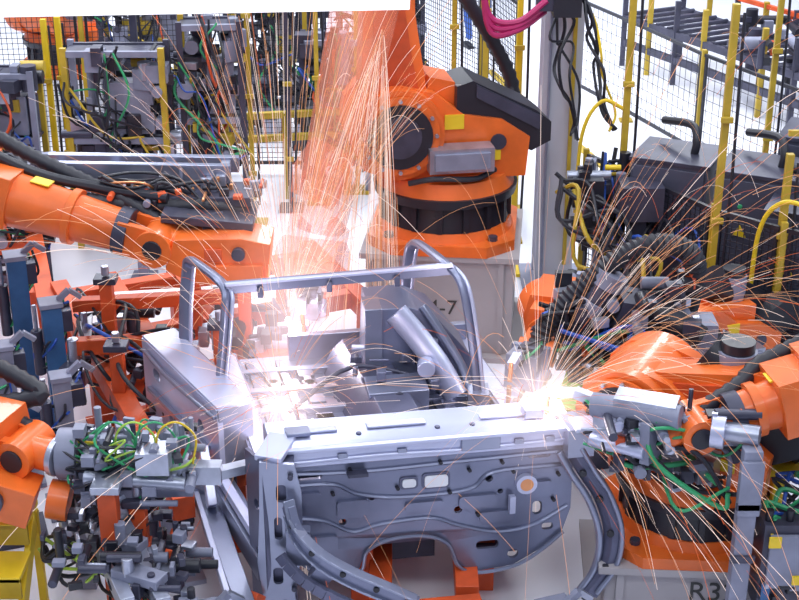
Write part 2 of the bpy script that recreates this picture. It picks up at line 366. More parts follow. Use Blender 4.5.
for u,z,w,h in((-.35,.7,.16,.1),(.3,.68,.2,.07),(-.58,.78,.14,.07),(.62,.72,.14,.09),(.02,.68,.2,.05),(-.5,.5,.14,.1),(.4,.58,.18,.06)): b.prism(rrect(0,0,w,h,.02),.03,STEEL,T(u,.015,z)@XZ)
for u,z in((-.36,.93),(-.3,.9),(.1,.93),(.42,.9),(.72,.8),(-.66,.62),(.7,.65),(.3,.6),(-.12,.8),(.48,.84),(.25,.87),(-.45,.8),(.15,.75)): b.cyl((u,.02,z),(u,-.005,z),.01,BLACK,n=12)
b.box((-.33,-.02,.92),(.1,.05,.018),DARK);b.box((.47,-.02,.66),(.03,.03,.1),STEELL)
b.cyl((.55,.04,.76),(.55,-.01,.76),.055,STEELL,n=24); b.cyl((.55,-.012,.76),(.55,-.005,.76),.035,COP,n=20)
b.tube([(-.62,.01,.4),(-.5,.01,.3),(-.32,0,.32),(-.28,0,.44),(-.16,0,.5),(.02,0,.5),(.14,0,.44),(.2,0,.3),(.3,0,.245),(.5,0,.265),(.64,0,.345),(.76,0,.45)],.01,STEELM,8,6)
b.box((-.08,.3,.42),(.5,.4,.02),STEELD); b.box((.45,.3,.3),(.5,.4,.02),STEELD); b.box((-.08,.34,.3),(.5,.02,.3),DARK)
b.done('front_bulkhead',.003,body)
b=MB()
pl=[(-.1,1.08),(.07,1.06),(.1,.9),(.1,.6),(.05,.3),(.08,.1),(-.09,.1),(-.13,.5),(-.11,.8)]
b.plate(pl,[rrect(0,.9,.05,.1,.02),rrect(-.02,.7,.04,.13,.018),circ(.04,.56,.022),rrect(-.03,.42,.05,.1,.02),circ(0,.25,.025)],.02,STEELM,T(-.58,5.99,0)@RZ(4)@XZ)
b.plate([(-.12,1.06),(.08,1.08),(.1,.5),(.06,.12),(-.1,.12)],[circ(0,.8,.03),rrect(0,.5,.05,.1,.02)],.02,STEELD,T(-.7,6.05,0)@RZ(-60)@XZ)
b.box((-.6,6.06,.6),(.16,.08,.9),STEELD)
b.beam((-.64,6.0,1.08),(-.58,6.2,1.1),.14,.03,STEELL)
for z in(1.0,.8,.62,.35): b.cyl((-.53,5.98,z),(-.53,5.955,z),.014,DARK,n=10)
P=cr([(-.54,5.93,.86),(-.5,5.88,.74),(-.38,5.82,.63),(-.22,5.78,.55),(-.06,5.75,.49),(.08,5.73,.43)],3)
for p,q in zip(P,P[1:]):
    b.beam(p,q+(q-p)*.08,.04,.075,STEEL); b.beam(p+V((0,-.01,.04)),q+(q-p)*.08+V((0,-.01,.04)),.06,.012,STEELM); b.beam(p+V((0,-.01,-.04)),q+(q-p)*.08+V((0,-.01,-.04)),.06,.012,STEELM)
for t in P[2::3]: b.cyl(t+V((0,-.015,0)),t+V((0,-.03,0)),.016,BLACK,n=10)
P2=[p+V((-.09,.03,-.15)) for p in P[3:]]
for p,q in zip(P2,P2[1:]): b.beam(p,q,.03,.06,STEELD)
b.box((-.38,5.9,.5),(.1,.08,.16),STEEL,(0,30,0)); b.box((-.5,5.95,.62),(.12,.06,.2),STEEL)
b.done('left_front_pillar',.003,body)
b=MB()
P=[(.88,6.3,.98),(.95,6.28,.86),(1.04,6.26,.72),(1.1,6.22,.54),(1.08,6.18,.36),(.98,6.15,.2)]
b.tube(P,.055,STEELD,4,6,flat=.5); b.tube([V(p)+V((.04,-.03,.01)) for p in P],.015,STEELM,8)
b.tube([V(p)+V((-.07,0,-.03)) for p in P],.02,STEELM,8)
for p in P[1:]: b.cyl(V(p)+V((-.02,-.05,0)),V(p)+V((-.02,-.03,0)),.02,BLACK,n=10)
b.box((.9,6.36,1.02),(.14,.2,.16),STEELM,(0,0,10)); b.box((.93,6.32,1.1),(.12,.14,.02),STEELL,(0,0,10))
b.done('right_front_rail',.003,body)
b=MB(); b.M=BF
b.box((0,.95,.72),(1.5,1.6,.03),STEELM)
b.prism([(-.24,.72),(-.16,.86),(-.1,.92),(.1,.92),(.16,.86),(.24,.72)],1.2,STEELD,T(.05,.95,0)@XZ)
for v in(.35,.55,.75,1.0,1.25,1.5): b.box((0,v,.75),(1.42,.05,.05),STEELM)
for u in(-.6,-.42,.36,.55): b.box((u,.95,.745),(.05,1.4,.035),STEELD)
for u in(-.72,.72): b.box((u,.9,.68),(.12,1.7,.2),STEELM); b.box((u,.9,.785),(.09,1.6,.02),STEELL)
for i in range(26):
    u,v=R.uniform(-.6,.6),R.uniform(.3,1.6); b.cyl((u,v,.73),(u,v,.742),R.uniform(.02,.04),R.choice([DARK,STEELD,BLACK]),n=14)
for i in range(34):
    u,v=R.choice([-.5,-.3,.3,.46,.62]),R.uniform(.3,1.5); b.box((u,v,.755),(R.uniform(.04,.12),R.uniform(.05,.2),.03),R.choice([STEELD,STEELM,STEELL,DARK]))
b.box((-.1,.32,.86),(.9,.06,.1),STEELM); b.box((.1,.45,.82),(.5,.14,.1),STEELM,(14,0,0))
b.tube([(-.6,.5,.8),(-.3,.6,.86),(.1,.55,.9),(.5,.7,.84)],.018,STEELL,8); b.tube([(-.5,.9,.8),(-.1,1.1,.95),(.3,1.0,.9)],.014,DARK,8)
b.box((.2,1.7,.8),(1.1,.05,.2),STEELM)
b.done('floor_pan',.004,body)
b=MB()
a=V((-1.5,7.55,0));c=V((-.96,6.66,0)); dv=(c-a); Ln=dv.length; ang=math.degrees(math.atan2(dv.y,dv.x))
b.plate([(0,1.0),(Ln,1.0),(Ln+.02,.9),(Ln+.02,.5),(Ln-.1,.42),(.1,.42),(0,.6)],[rrect(.2,.84,.1,.07,.03),rrect(.5,.62,.3,.1,.04),circ(.82,.8,.04),circ(.9,.6,.03)],.03,STEELL,T(*a)@RZ(ang)@XZ)
M0=T(*a)@RZ(ang); b.M=M0
b.box((Ln/2,.09,1.0),(Ln,.2,.03),STEELL); b.box((Ln/2,.19,.86),(Ln,.02,.3),STEELM); b.box((Ln,.09,.8),(.03,.2,.4),STEELM)
b.box((Ln/2,.1,.72),(Ln*.9,.02,.5),STEELD)
b.tube([(0.05,-.03,.95),(.4,-.035,.93),(.8,-.035,.95),(Ln,-.02,.95)],.014,STEELM,8); b.box((Ln/2,-.03,.72),(Ln*.8,.03,.03),STEELM)
b.M=Matrix()
b.beam((-1.0,6.75,.5),(-.66,6.05,.42),.12,.14,STEELM); b.beam((-1.0,6.72,.6),(-.68,6.05,.54),.05,.05,STEELL); b.beam((-1.06,6.7,.75),(-1.0,6.5,.5),.05,.09,STEELL)
b.beam((-1.08,6.75,.45),(-.72,5.7,.3),.1,.1,STEELM); b.beam((-1.14,6.75,.5),(-.8,5.7,.36),.03,.05,STEELL)
b.done('left_quarter_panel',.004,body)
b=MB()
hl=[(-1.25,7.5,.95),(-1.24,7.55,1.2),(-1.22,7.6,1.4),(-1.2,7.57,1.475),(-1.14,7.45,1.505),(-1.0,7.22,1.51),(-.945,7.14,1.47),(-.945,7.1,1.38),(-.97,7.08,1.15),(-1.0,7.03,.9)]
hr=[(.03,7.9,.95),(.05,7.93,1.2),(.065,7.95,1.36),(.085,7.92,1.435),(.13,7.8,1.48),(.26,7.45,1.51),(.33,7.36,1.47),(.37,7.3,1.38),(.41,7.22,1.15),(.445,7.15,.85)]
for h in(hl,hr):
    b.tube(h,.042,STEEL,8,8,flat=.6); b.tube([V(p)+V((.03,-.02,.0)) for p in h],.013,STEELL,6,8)
b.beam((-.95,7.15,1.49),(.3,7.4,1.5),.05,.06,STEEL); b.beam((-.95,7.12,1.52),(.3,7.37,1.53),.03,.015,STEELL)
for t in(.15,.45,.75): 
    p=V((-.95,7.13,1.46)).lerp(V((.3,7.37,1.47)),t); b.box(p,(.03,.05,.06),STEELD)
for h in(hl,hr): b.box(V(h[0])+V((0,0,-.08)),(.14,.14,.2),STEELM); b.box(V(h[-1])+V((0,0,-.06)),(.12,.14,.16),STEELM)
b.done('door_frame_hoops',.003,body)
b=MB()
b.prism([(-.3,.78),(.34,.78),(.3,.95),(.1,1.2),(-.05,1.27),(-.28,1.27)],.34,STEEL,T(.08,7.55,0)@RZ(10)@XZ)
b.tube([(-.02,7.35,1.25),(.1,7.3,1.12),(.22,7.22,.98),(.32,7.15,.82)],.08,STEELL,12,6,flat=.5)
b.tube([(.13,7.4,1.27),(.24,7.34,1.12),(.35,7.28,.95),(.4,7.2,.82)],.03,STEELM,8,6)
b.box((-.16,7.42,1.1),(.1,.2,.36),STEELM,(0,0,8)); b.box((-.02,7.1,.86),(.34,.22,.14),STEELM,(0,0,10))
b.cyl((.15,7.2,1.0),(.15,7.12,1.0),.05,STEELL);b.cyl((.0,7.0,.9),(.0,6.98,.9),.03,DARK)
greeble(b,(.0,7.25,.95),(.6,.3,.2),24,[STEEL,STEELD,STEELL,DARK],.02,.07)
b.done('inner_wheelhouse',.004,body)

# ------------------------------------------------------------ orange jig frame
b=MB()
def OB(a,c,w=.12,h=.14,m=DKOR): b.beam(a,c,w,h,m)
dirv=V((1.66,-3.72,0)).normalized(); nr=V((dirv.y,-dirv.x,0))*-1
A0=V((-2.45,9.4,.5))
lens={0:3.2,.36:3.0,.85:3.0,1.9:2.4}
for off,l in lens.items():
    s0=A0+nr*off; OB(s0,s0+dirv*l)
for t in(.2,1.0,1.7):
    OB(A0+dirv*t,A0+dirv*t+nr*1.9,.1,.12)
OB(A0+dirv*2.6,A0+dirv*2.6+nr*.85,.1,.12)
for t in(.1,1.2,2.4,2.9):
    for off in(0,.36,.85,1.9):
        if t>lens[off]: continue
        p=A0+dirv*t+nr*off; b.box((p.x,p.y,.22),(.12,.12,.44),DKOR,(0,0,24)); b.box((p.x,p.y,.015),(.2,.2,.03),DKOR,(0,0,24))
for x,y,h in((-1.85,8.25,.5),(-1.35,8.6,.55),(-1.0,8.4,.45),(-1.7,7.7,.3),(-1.3,6.05,.25),(-.8,8.9,.3),(-1.1,7.9,.35)):
    b.box((x,y,.57+h/2),(.08,.08,h),DKOR); b.box((x,y,.57+h),(.14,.11,.04),DARK); b.cyl((x,y,.6+h),(x,y,.66+h),.025,ALU,n=10)
b.box((-1.3,6.05,.28),(.1,.1,.6),DKOR)
OB((-2.1,8.35,.85),(-1.0,8.5,.85),.08,.08); OB((-2.05,8.0,.72),(-1.3,8.1,.72),.08,.1)
OB((-.2,5.9,.2),(.42,6.0,.2),.12,.12); OB((-.1,6.0,.2),(-.1,7.5,.2)); OB((.35,6.1,.2),(.35,7.6,.2)); OB((-.3,6.5,.42),(.6,6.6,.42),.1,.12)
b.box((-.2,6.4,.2),(.12,.12,.4),DKOR);b.box((.45,6.5,.2),(.12,.12,.4),DKOR)
OB((-.86,5.75,.06),(-.72,5.95,.34),.08,.08)
b.beam((-1.95,8.9,.66),(-1.3,9.0,.66),.09,.04,WHITE); b.beam((-2.1,8.7,.62),(-2.0,8.1,.62),.08,.04,WHITE)
greeble(b,(-1.4,8.3,.62),(1.3,1.3,.14),80,[DARK,ALU,BLACK,DARK,GREY],.03,.12)
hoses(b,(-2.1,8.7,.66),(-1.3,7.4,.62),14,[BLACK,BLACK,BLUE,RUB],.012,.25)
b.done('welding_jig_frame',.006)

def stand(x,y,h,w=.12,m=BLUP,yaw=20):
    b=MB(); b.M=T(x,y,0)@RZ(yaw)
    b.box((0,0,.015),(.3,.3,.03),m); b.box((0,0,h/2),(w,w,h),m); b.box((0,0,h+.02),(w*1.2,w*1.2,.03),GREY)
    b.box((.07,0,h-.1),(.1,w*.8,.14),DARK); b.beam((.05,0,h+.03),(.12,0,h+.09),.035,.035,GREY); b.beam((.12,0,h+.09),(.19,0,h+.03),.03,.03,ALU)
    b.cyl((-.1,0,h*.55),(-.1,0,h*.85),.035,DARK,n=12); b.cyl((-.1,0,h*.85),(-.1,0,h+.02),.014,ALU,n=8)
    hoses(b,(-.1,0,h*.6),(.1,.05,h),5,[BLACK,BLACK,BLUE,GREEN],.008,.09); b.done('clamp_stand',.004)
for a in((-2.15,8.0,1.0),(-2.45,8.4,1.15),(-1.95,7.3,.85,.1,GREY),(-2.2,7.0,.75,.1,DARK),(-1.75,6.9,.6,.1,GREY),(-1.5,7.15,.45,.09,GREY),(-.95,5.75,.36,.12),(.78,5.85,.3,.14),(-2.35,7.6,.9,.1,GREY),(-1.25,6.6,.45,.09,ALU)):
    stand(*a)
b=MB()
for dx in(0,.17): b.beam((-1.75+dx,6.55,.62),(-1.28+dx,5.55,.55),.07,.09,ALU)
for t in(0,.3,.6,.9):
    p=V((-1.7,6.5,.68)).lerp(V((-1.25,5.6,.62)),t); b.box(p+V((.05,0,0)),(.26,.1,.05),GREY,(0,0,-25)); b.cyl(p,p+V((0,0,.1)),.03,ALU,n=12)
b.beam((-1.42,5.95,.0),(-1.42,5.95,.95),.09,.09,DKOR); b.box((-1.42,5.95,.97),(.14,.14,.04),ALU); b.box((-1.7,6.5,.3),(.1,.1,.6),GREY); b.box((-1.3,5.6,.27),(.1,.1,.54),GREY)
greeble(b,(-1.4,6.0,.66),(.7,.8,.2),90,[GREY,GREY,DARK,BLACK,BLACK,ALU,DARK],.02,.07)
greeble(b,(-1.15,5.9,.5),(.3,.5,.2),24,[ALU,GREY,DARK,BLACK,DKOR],.03,.1)
hoses(b,(-1.8,6.2,.5),(-1.2,5.7,.5),14,[BLACK,BLACK,BLACK,LIME],.01,.15)
b.done('clamp_carriage',.004)
b=MB()
for i in range(3): b.box((-2.12,5.75+.22*i,.31+.17*i),(.5,.24,.03),YEL); b.box((-2.12,5.64+.22*i,.26+.17*i),(.5,.02,.12),PYEL)
b.beam((-1.89,5.6,.02),(-1.89,6.3,.62),.03,.1,YEL); b.beam((-2.36,5.6,.02),(-2.36,6.3,.62),.03,.1,YEL)
for x in(-1.89,-2.36): b.box((x,6.28,.31),(.04,.04,.62),YEL)
b.done('access_steps',.004)

b=MB(); b.box((1.68,5.9,.6),(.09,.07,1.2),GREY); b.box((1.68,5.9,.01),(.2,.2,.02),GREY); b.box((1.68,5.86,1.0),(.11,.02,.3),GREY)
for z in(.3,.6,.9): b.box((1.68,5.86,z),(.12,.02,.04),DARK)
b.done('support_post',.004)
b=MB(); b.box((1.9,5.95,.55),(.26,.2,.5),DARK); b.box((1.9,5.84,.6),(.2,.02,.3),GREY); b.box((1.82,5.825,.72),(.06,.01,.06),YEL); b.box((1.95,5.825,.5),(.05,.01,.05),YEL);b.box((1.8,5.825,.42),(.04,.01,.12),BLUP)
for x in(1.8,1.9,2.0): b.box((x,5.95,.15),(.04,.04,.3),GREY); b.cyl((x,5.9,.8),(x,5.9,.86),.02,BLACK,n=10)
hoses(b,(1.8,5.9,.8),(2.1,6.2,.9),8,[BLACK,BLACK,GREEN,BLACK,BLUE],.012,.12); greeble(b,(1.9,5.86,.55),(.24,.08,.4),20,[BLACK,GREY,BLACK,ALU,YEL,WHITE],.015,.05)
b.box((1.95,6.3,.85),(.2,.1,.04),YEL);b.box((1.95,6.3,.42),(.08,.08,.84),YEL)
b.done('junction_box',.003)

# ------------------------------------------------------------ cabinets
def cabinet(x,y,w,d,h,yaw):
    b=MB(); b.M=T(x,y,0)@RZ(yaw)
    b.box((0,0,.05),(w*.96,d*.96,.1),BLACK); b.box((0,0,.1+(h-.1)/2),(w,d,h-.1),CAB); b.box((0,0,h+.01),(w+.03,d+.03,.03),DARK)
    b.box((0,-d/2-.008,.12+(h-.1)/2),(w*.92,.02,h-.2),CAB)
    for i in range(9): b.box((0,-d/2-.022,.25+i*.03),(w*.6,.012,.01),BLACK)
    b.box((w*.36,-d/2-.03,h*.55),(.025,.025,.16),ALU); b.prism([(-.05,-.04),(.05,-.04),(0,.05)],.006,YEL,T(-w*.15,-d/2-.022,h*.72)@XZ)
    for i in range(2): b.cyl((-w*.3+.07*i,-d/2-.015,h*.85),(-w*.3+.07*i,-d/2-.035,h*.85),.016,(RED,GREEN)[i],n=12)
    for i in range(7): b.box((-w/2-.006,0,.3+i*.14),(.012,d*.7,.05),DARK)
    b.tube([(w*.2,0,h),(w*.22,0,h+.12),(w*.1,.1,h+.2),(-.2,.3,h+.15)],.03,RUB,8)
    b.done('control_cabinet',.006)
cabinet(2.0,9.75,.55,.5,1.4,-25); cabinet(2.55,9.45,.55,.5,1.4,-25); cabinet(2.75,8.95,.5,.5,1.3,-25); cabinet(3.3,8.9,.6,.5,1.35,-25); cabinet(3.1,9.9,.6,.5,1.5,-25)

# ------------------------------------------------------------ fences
def fence(pts,h,pm=PYEL,sp=.06,z0=.12,name='safety_fence',ph=None,mesh=True,wr=.004):
    b=MB(); ph=ph or h+.05
    pts=[V((p[0],p[1],0)) for p in pts]
    for p in pts: b.box((p.x,p.y,ph/2),(.042,.042,ph),pm); b.box((p.x,p.y,.01),(.14,.14,.02),pm)
    for a,c in zip(pts,pts[1:]):
        L=(c-a).length; F=T(*a)@RZ(math.degrees(math.atan2(c.y-a.y,c.x-a.x)))
        for z in(z0,h): b.box((L/2,0,z),(L-.05,.03,.03),BLACK,M=F)
        for x in(.05,L-.05): b.box((x,0,(z0+h)/2),(.025,.025,h-z0),BLACK,M=F)
        if mesh:
            n=int(L/sp)
            for i in range(1,n): b.box((i*L/n,0,(z0+h)/2),(wr,wr,h-z0),BLACK,M=F)
            n=int((h-z0)/sp)
            for i in range(1,n): b.box((L/2,0,z0+i*(h-z0)/n),(L-.06,wr,wr),BLACK,M=F)
    b.done(name,0,smooth=False)
fence([(1.4,10.2),(1.62,9.85),(2.12,9.0),(2.5,8.65),(3.1,8.2)],1.25,ph=1.3,sp=.045,wr=.005)
fence([(.1,15.2),(.8,13.6),(1.05,12.4),(1.0,11.6)],1.9,PYEL,sp=.05,wr=.005)
fence([(-4.6,13.2),(-3.0,13.3),(-1.9,13.4),(-.9,13.4),(-.1,13.6)],1.8,PYEL,sp=.05,wr=.005)
def pole(x,y,h,r=.024,m=PYEL,arm=None):
    b=MB(); b.box((x,y,.015),(.22,.22,.03),m); b.box((x,y,h/2),(r*2,r*2,h),m)
    for z in(.5,1.2,1.9): b.box((x,y-.04,z),(.08,.03,.04),PYEL)
    b.tube([(x+.05,y-.03,.2),(x+.07,y-.04,h*.5),(x+.05,y-.03,h-.05)],.012,BLACK,6)
    b.done('media_pole',.004)
pole(2.13,8.98,2.65); pole(1.62,9.85,3.0); pole(2.5,8.7,1.75); pole(.93,10.9,3.1,.022,YEL); pole(-3.15,12.5,1.75,.025,YEL);pole(-3.05,12.6,1.75,.025,YEL)
pole(-1.3,12.0,2.2,.02,PYEL); pole(-.75,12.6,2.3,.02,PYEL);pole(-1.75,12.3,2.2,.03,GREY); pole(-2.3,12.2,2.2,.03,DARK);pole(.75,12.2,2.5,.025,PYEL); pole(-.4,12.9,2.3,.02,PYEL); pole(-1.0,12.4,2.3,.02,DARK); pole(2.9,10.8,2.6,.022); pole(.45,11.6,2.4,.02)
b=MB(); cx,cy=1.24,10.75
b.box((cx,cy-.13,2),(.3,.02,4),COLM); b.box((cx,cy+.13,2),(.3,.02,4),COLM); b.box((cx,cy,2),(.02,.26,4),COLM); b.box((cx,cy,.02),(.5,.5,.04),GREY)
b.box((cx-.1,cy-.16,1.6),(.02,.03,3),GREY); b.box((cx+.08,cy-.16,1.8),(.03,.03,3.2),PYEL)
b.done('steel_column',.003)
b=MB(); b.box((1.2,10.35,2.38),(.2,.45,.16),BLACK); b.box((1.05,10.2,2.4),(.14,.1,.12),DARK)
for i in range(3): b.tube([(1.05,10.15+.05*i,2.42-.05*i),(.85,10.1,2.28-.03*i),(.66,10.1,2.3-.05*i),(.6,10.1,2.5),(.66,10.1,2.8+.05*i),(1.0,10.3,3.1)],.024,MAG,8,8)
hoses(b,(1.15,10.3,2.35),(1.3,10.2,1.4),4,[BLACK,BLUE,BLACK,BLACK],.011,.1,nm=4)
hoses(b,(1.3,10.3,2.45),(1.55,10.0,1.5),4,[BLACK,YEL,BLACK],.011,.08,nm=4)
b.done('media_hose_bundle',.003)
b=MB(); b.box((1.5,10.0,.9),(.3,.2,.5),GREY); b.box((1.5,10.0,.32),(.08,.08,.64),GREY); b.box((1.9,9.3,.75),(.35,.15,.35),DARK);b.box((1.9,9.3,.29),(.08,.08,.58),DARK)
b.box((1.7,9.5,1.15),(.3,.25,.25),DARK);b.box((1.35,9.7,1.15),(.22,.2,.2),BLACK);b.box((1.7,9.5,.5),(.1,.1,1.0),DARK)
hoses(b,(1.5,9.9,1.3),(2.0,8.9,.8),9,[BLACK,BLACK,PYEL,BLACK,BLUE],.013,.25,.15)
hoses(b,(1.2,9.6,1.2),(1.7,9.0,.6),10,[BLACK,RUB,BLACK,PYEL],.016,.22)
greeble(b,(1.6,9.8,1.0),(.6,.3,.7),60,[GREY,DARK,ALU,BLACK,BLACK,DARK,YEL],.03,.12)
b.done('cable_distribution_unit',.004)
b=MB(); b.tube([(2.35,8.75,.5),(2.35,8.7,1.2),(2.45,8.6,1.45),(2.6,8.5,1.42),(2.62,8.5,1.1)],.016,YEL,8); b.tube([(1.3,9.9,.9),(1.32,9.9,1.5),(1.45,9.9,1.75),(1.62,9.85,1.7)],.014,YEL,8); b.done('grab_rail',0)

b=MB(); b.box((1.35,7.95,.4),(.5,.4,.8),DARK,(0,0,15)); b.box((1.15,7.7,.85),(.3,.2,.25),BLACK,(0,10,20)); b.cyl((1.35,7.75,.8),(1.55,7.6,1.1),.1,DARK)
b.cyl((1.1,7.6,.8),(1.35,7.45,.7),.07,ALU); b.box((1.0,7.4,.7),(.12,.3,.06),LIME,(20,0,-20)); b.box((1.75,7.7,.9),(.26,.2,.3),GREY); b.cyl((1.5,7.6,1.15),(1.75,7.5,1.0),.09,BLACK)
b.box((1.4,7.65,1.12),(.3,.2,.2),DARK,(10,15,10))
greeble(b,(1.35,7.65,1.0),(.8,.4,.6),100,[DARK,BLACK,ALU,GREY,DARK,BLACK,DKOR,BLUP],.03,.11)
hoses(b,(1.0,7.5,1.0),(1.7,7.5,.7),16,[BLACK,RUB,BLACK,BLUE,BLACK,GREEN],.014,.22)
b.done('weld_transformer_unit',.004)

def rack(x,y,w,h,yaw=0):
    b=MB(); b.M=T(x,y,0)@RZ(yaw)
    for sx in(-w/2,w/2):
        for sy in(-.15,.15): b.box((sx,sy,h/2),(.05,.05,h),R.choice([PYEL,GREY,DARK,DARK]))
    for z in(.3,h*.55,h-.05): b.box((0,-.15,z),(w,.04,.05),GREY); b.box((0,.15,z),(w,.04,.05),DARK); b.box((0,0,z),(w,.3,.02),DARK)
    b.box((w*.15,.0,h*.7),(w*.45,.2,h*.25),GREY); b.box((-w*.2,.0,h*.42),(w*.4,.25,h*.2),DARK)
    greeble(b,(0,0,h*.5),(w,.34,h*.95),int(110*w),[GREY,GREY,DARK,BLACK,DARK,ALU,BLACK,GREY,PYEL],.04,.18)
    hoses(b,(-w/2,-.2,h*.8),(w/2,-.2,h*.4),7,[BLACK,BLACK,BLACK,BLUE,GREEN,PYEL],.01,.2)
    hoses(b,(0,-.2,h),(0,-.2,.3),8,[BLACK,BLACK,GREEN,BLACK,DKOR],.01,.2)
    b.done('equipment_rack',.004)
rack(-2.35,11.6,.8,1.75); rack(-1.6,11.9,.5,1.9,5); rack(-.6,13.0,.6,1.5); rack(-3.5,12.2,.6,1.4); rack(-3.1,10.6,.5,1.1,20); rack(-2.6,14.8,1.0,1.6); rack(-1.3,14.8,1.0,1.5); rack(-.2,15.4,.9,1.5)
b=MB(); b.box((-2.1,10.8,.65),(.28,.22,.35),GREY); b.box((-2.1,10.8,.24),(.08,.08,.48),GREY); b.box((-2.1,10.68,.7),(.2,.02,.22),ALU); b.box((-2.1,10.8,.01),(.2,.2,.02),GREY)
hoses(b,(-2.1,10.8,.8),(-1.6,10.6,.6),8,[BLACK,GREEN,BLACK,BLACK],.012,.2); b.done('valve_terminal',.004)
b=MB()
for x in(-3.3,-2.75): b.beam((x-.9,13.0,.45),(x+.25,9.2,.45),.13,.16,DKOR)
for t in(.1,.4,.7,.95):
    p=V((-4.2,13.0,.45)).lerp(V((-3.05,9.2,.45)),t); b.beam(p,p+V((.55,0,0)),.1,.1,DKOR); b.box((p.x,p.y,.2),(.1,.1,.4),DKOR); b.box((p.x+.55,p.y,.2),(.1,.1,.4),DKOR)
b.done('transfer_rail_frame',.005)
b=MB(); 
for z in(.6,.82): b.beam((-1.6,12.6,z),(-.5,12.8,z),.06,.06,PYEL)
for t in(0,.5,1): p=V((-1.6,12.6,0)).lerp(V((-.5,12.8,0)),t); b.box((p.x,p.y,.42),(.06,.06,.84),PYEL)
b.done('guard_rail',.004)

b=MB()
a=V((2.8,17.6,0));c=V((4.7,14.0,0)); d=(c-a).normalized(); nn=V((-d.y,d.x,0))
for off in(0,.9):
    for z in(.3,.6): b.beam(a+nn*off+V((0,0,z)),c+nn*off+V((0,0,z)),.06,.08,DARK)
b.beam(a+nn*.9+V((0,0,.95)),c+nn*.9+V((0,0,.95)),.05,.05,DKOR)
for i in range(9):
    for off in(0,.9): p=a.lerp(c,i/8)+nn*off; b.box((p.x,p.y,.5),(.06,.06,1.0),PYEL if i%2 else DARK)
for i in range(20): p=a.lerp(c,i/19); b.cyl(p+V((0,0,.64)),p+nn*.9+V((0,0,.64)),.03,DARK,n=8)
greeble(b,((a.x+c.x)/2+.5,(a.y+c.y)/2,.7),(.8,1.5,.4),24,[DARK,GREY,DKOR,BLACK],.05,.2)
b.done('roller_conveyor',.0)
fence([(2.0,16.5),(2.5,15.2),(3.0,13.8),(3.7,12.3)],1.1,PYEL,sp=.1)

b=MB(); b.box((-2.2,7.0,3.15),(4.5,.3,.22),GLOWW,(0,-1.3,-1)); b.box((-2.2,7.0,3.29),(4.5,.2,.05),WHITE,(0,-1.3,-1))  # white overhead beam, glow added so it renders overexposed
for x in(-3.8,-.6): b.cyl((x,7,3.29),(x,7,6),.012,GREY,n=8)
b.done('overhead_white_beam',.01)

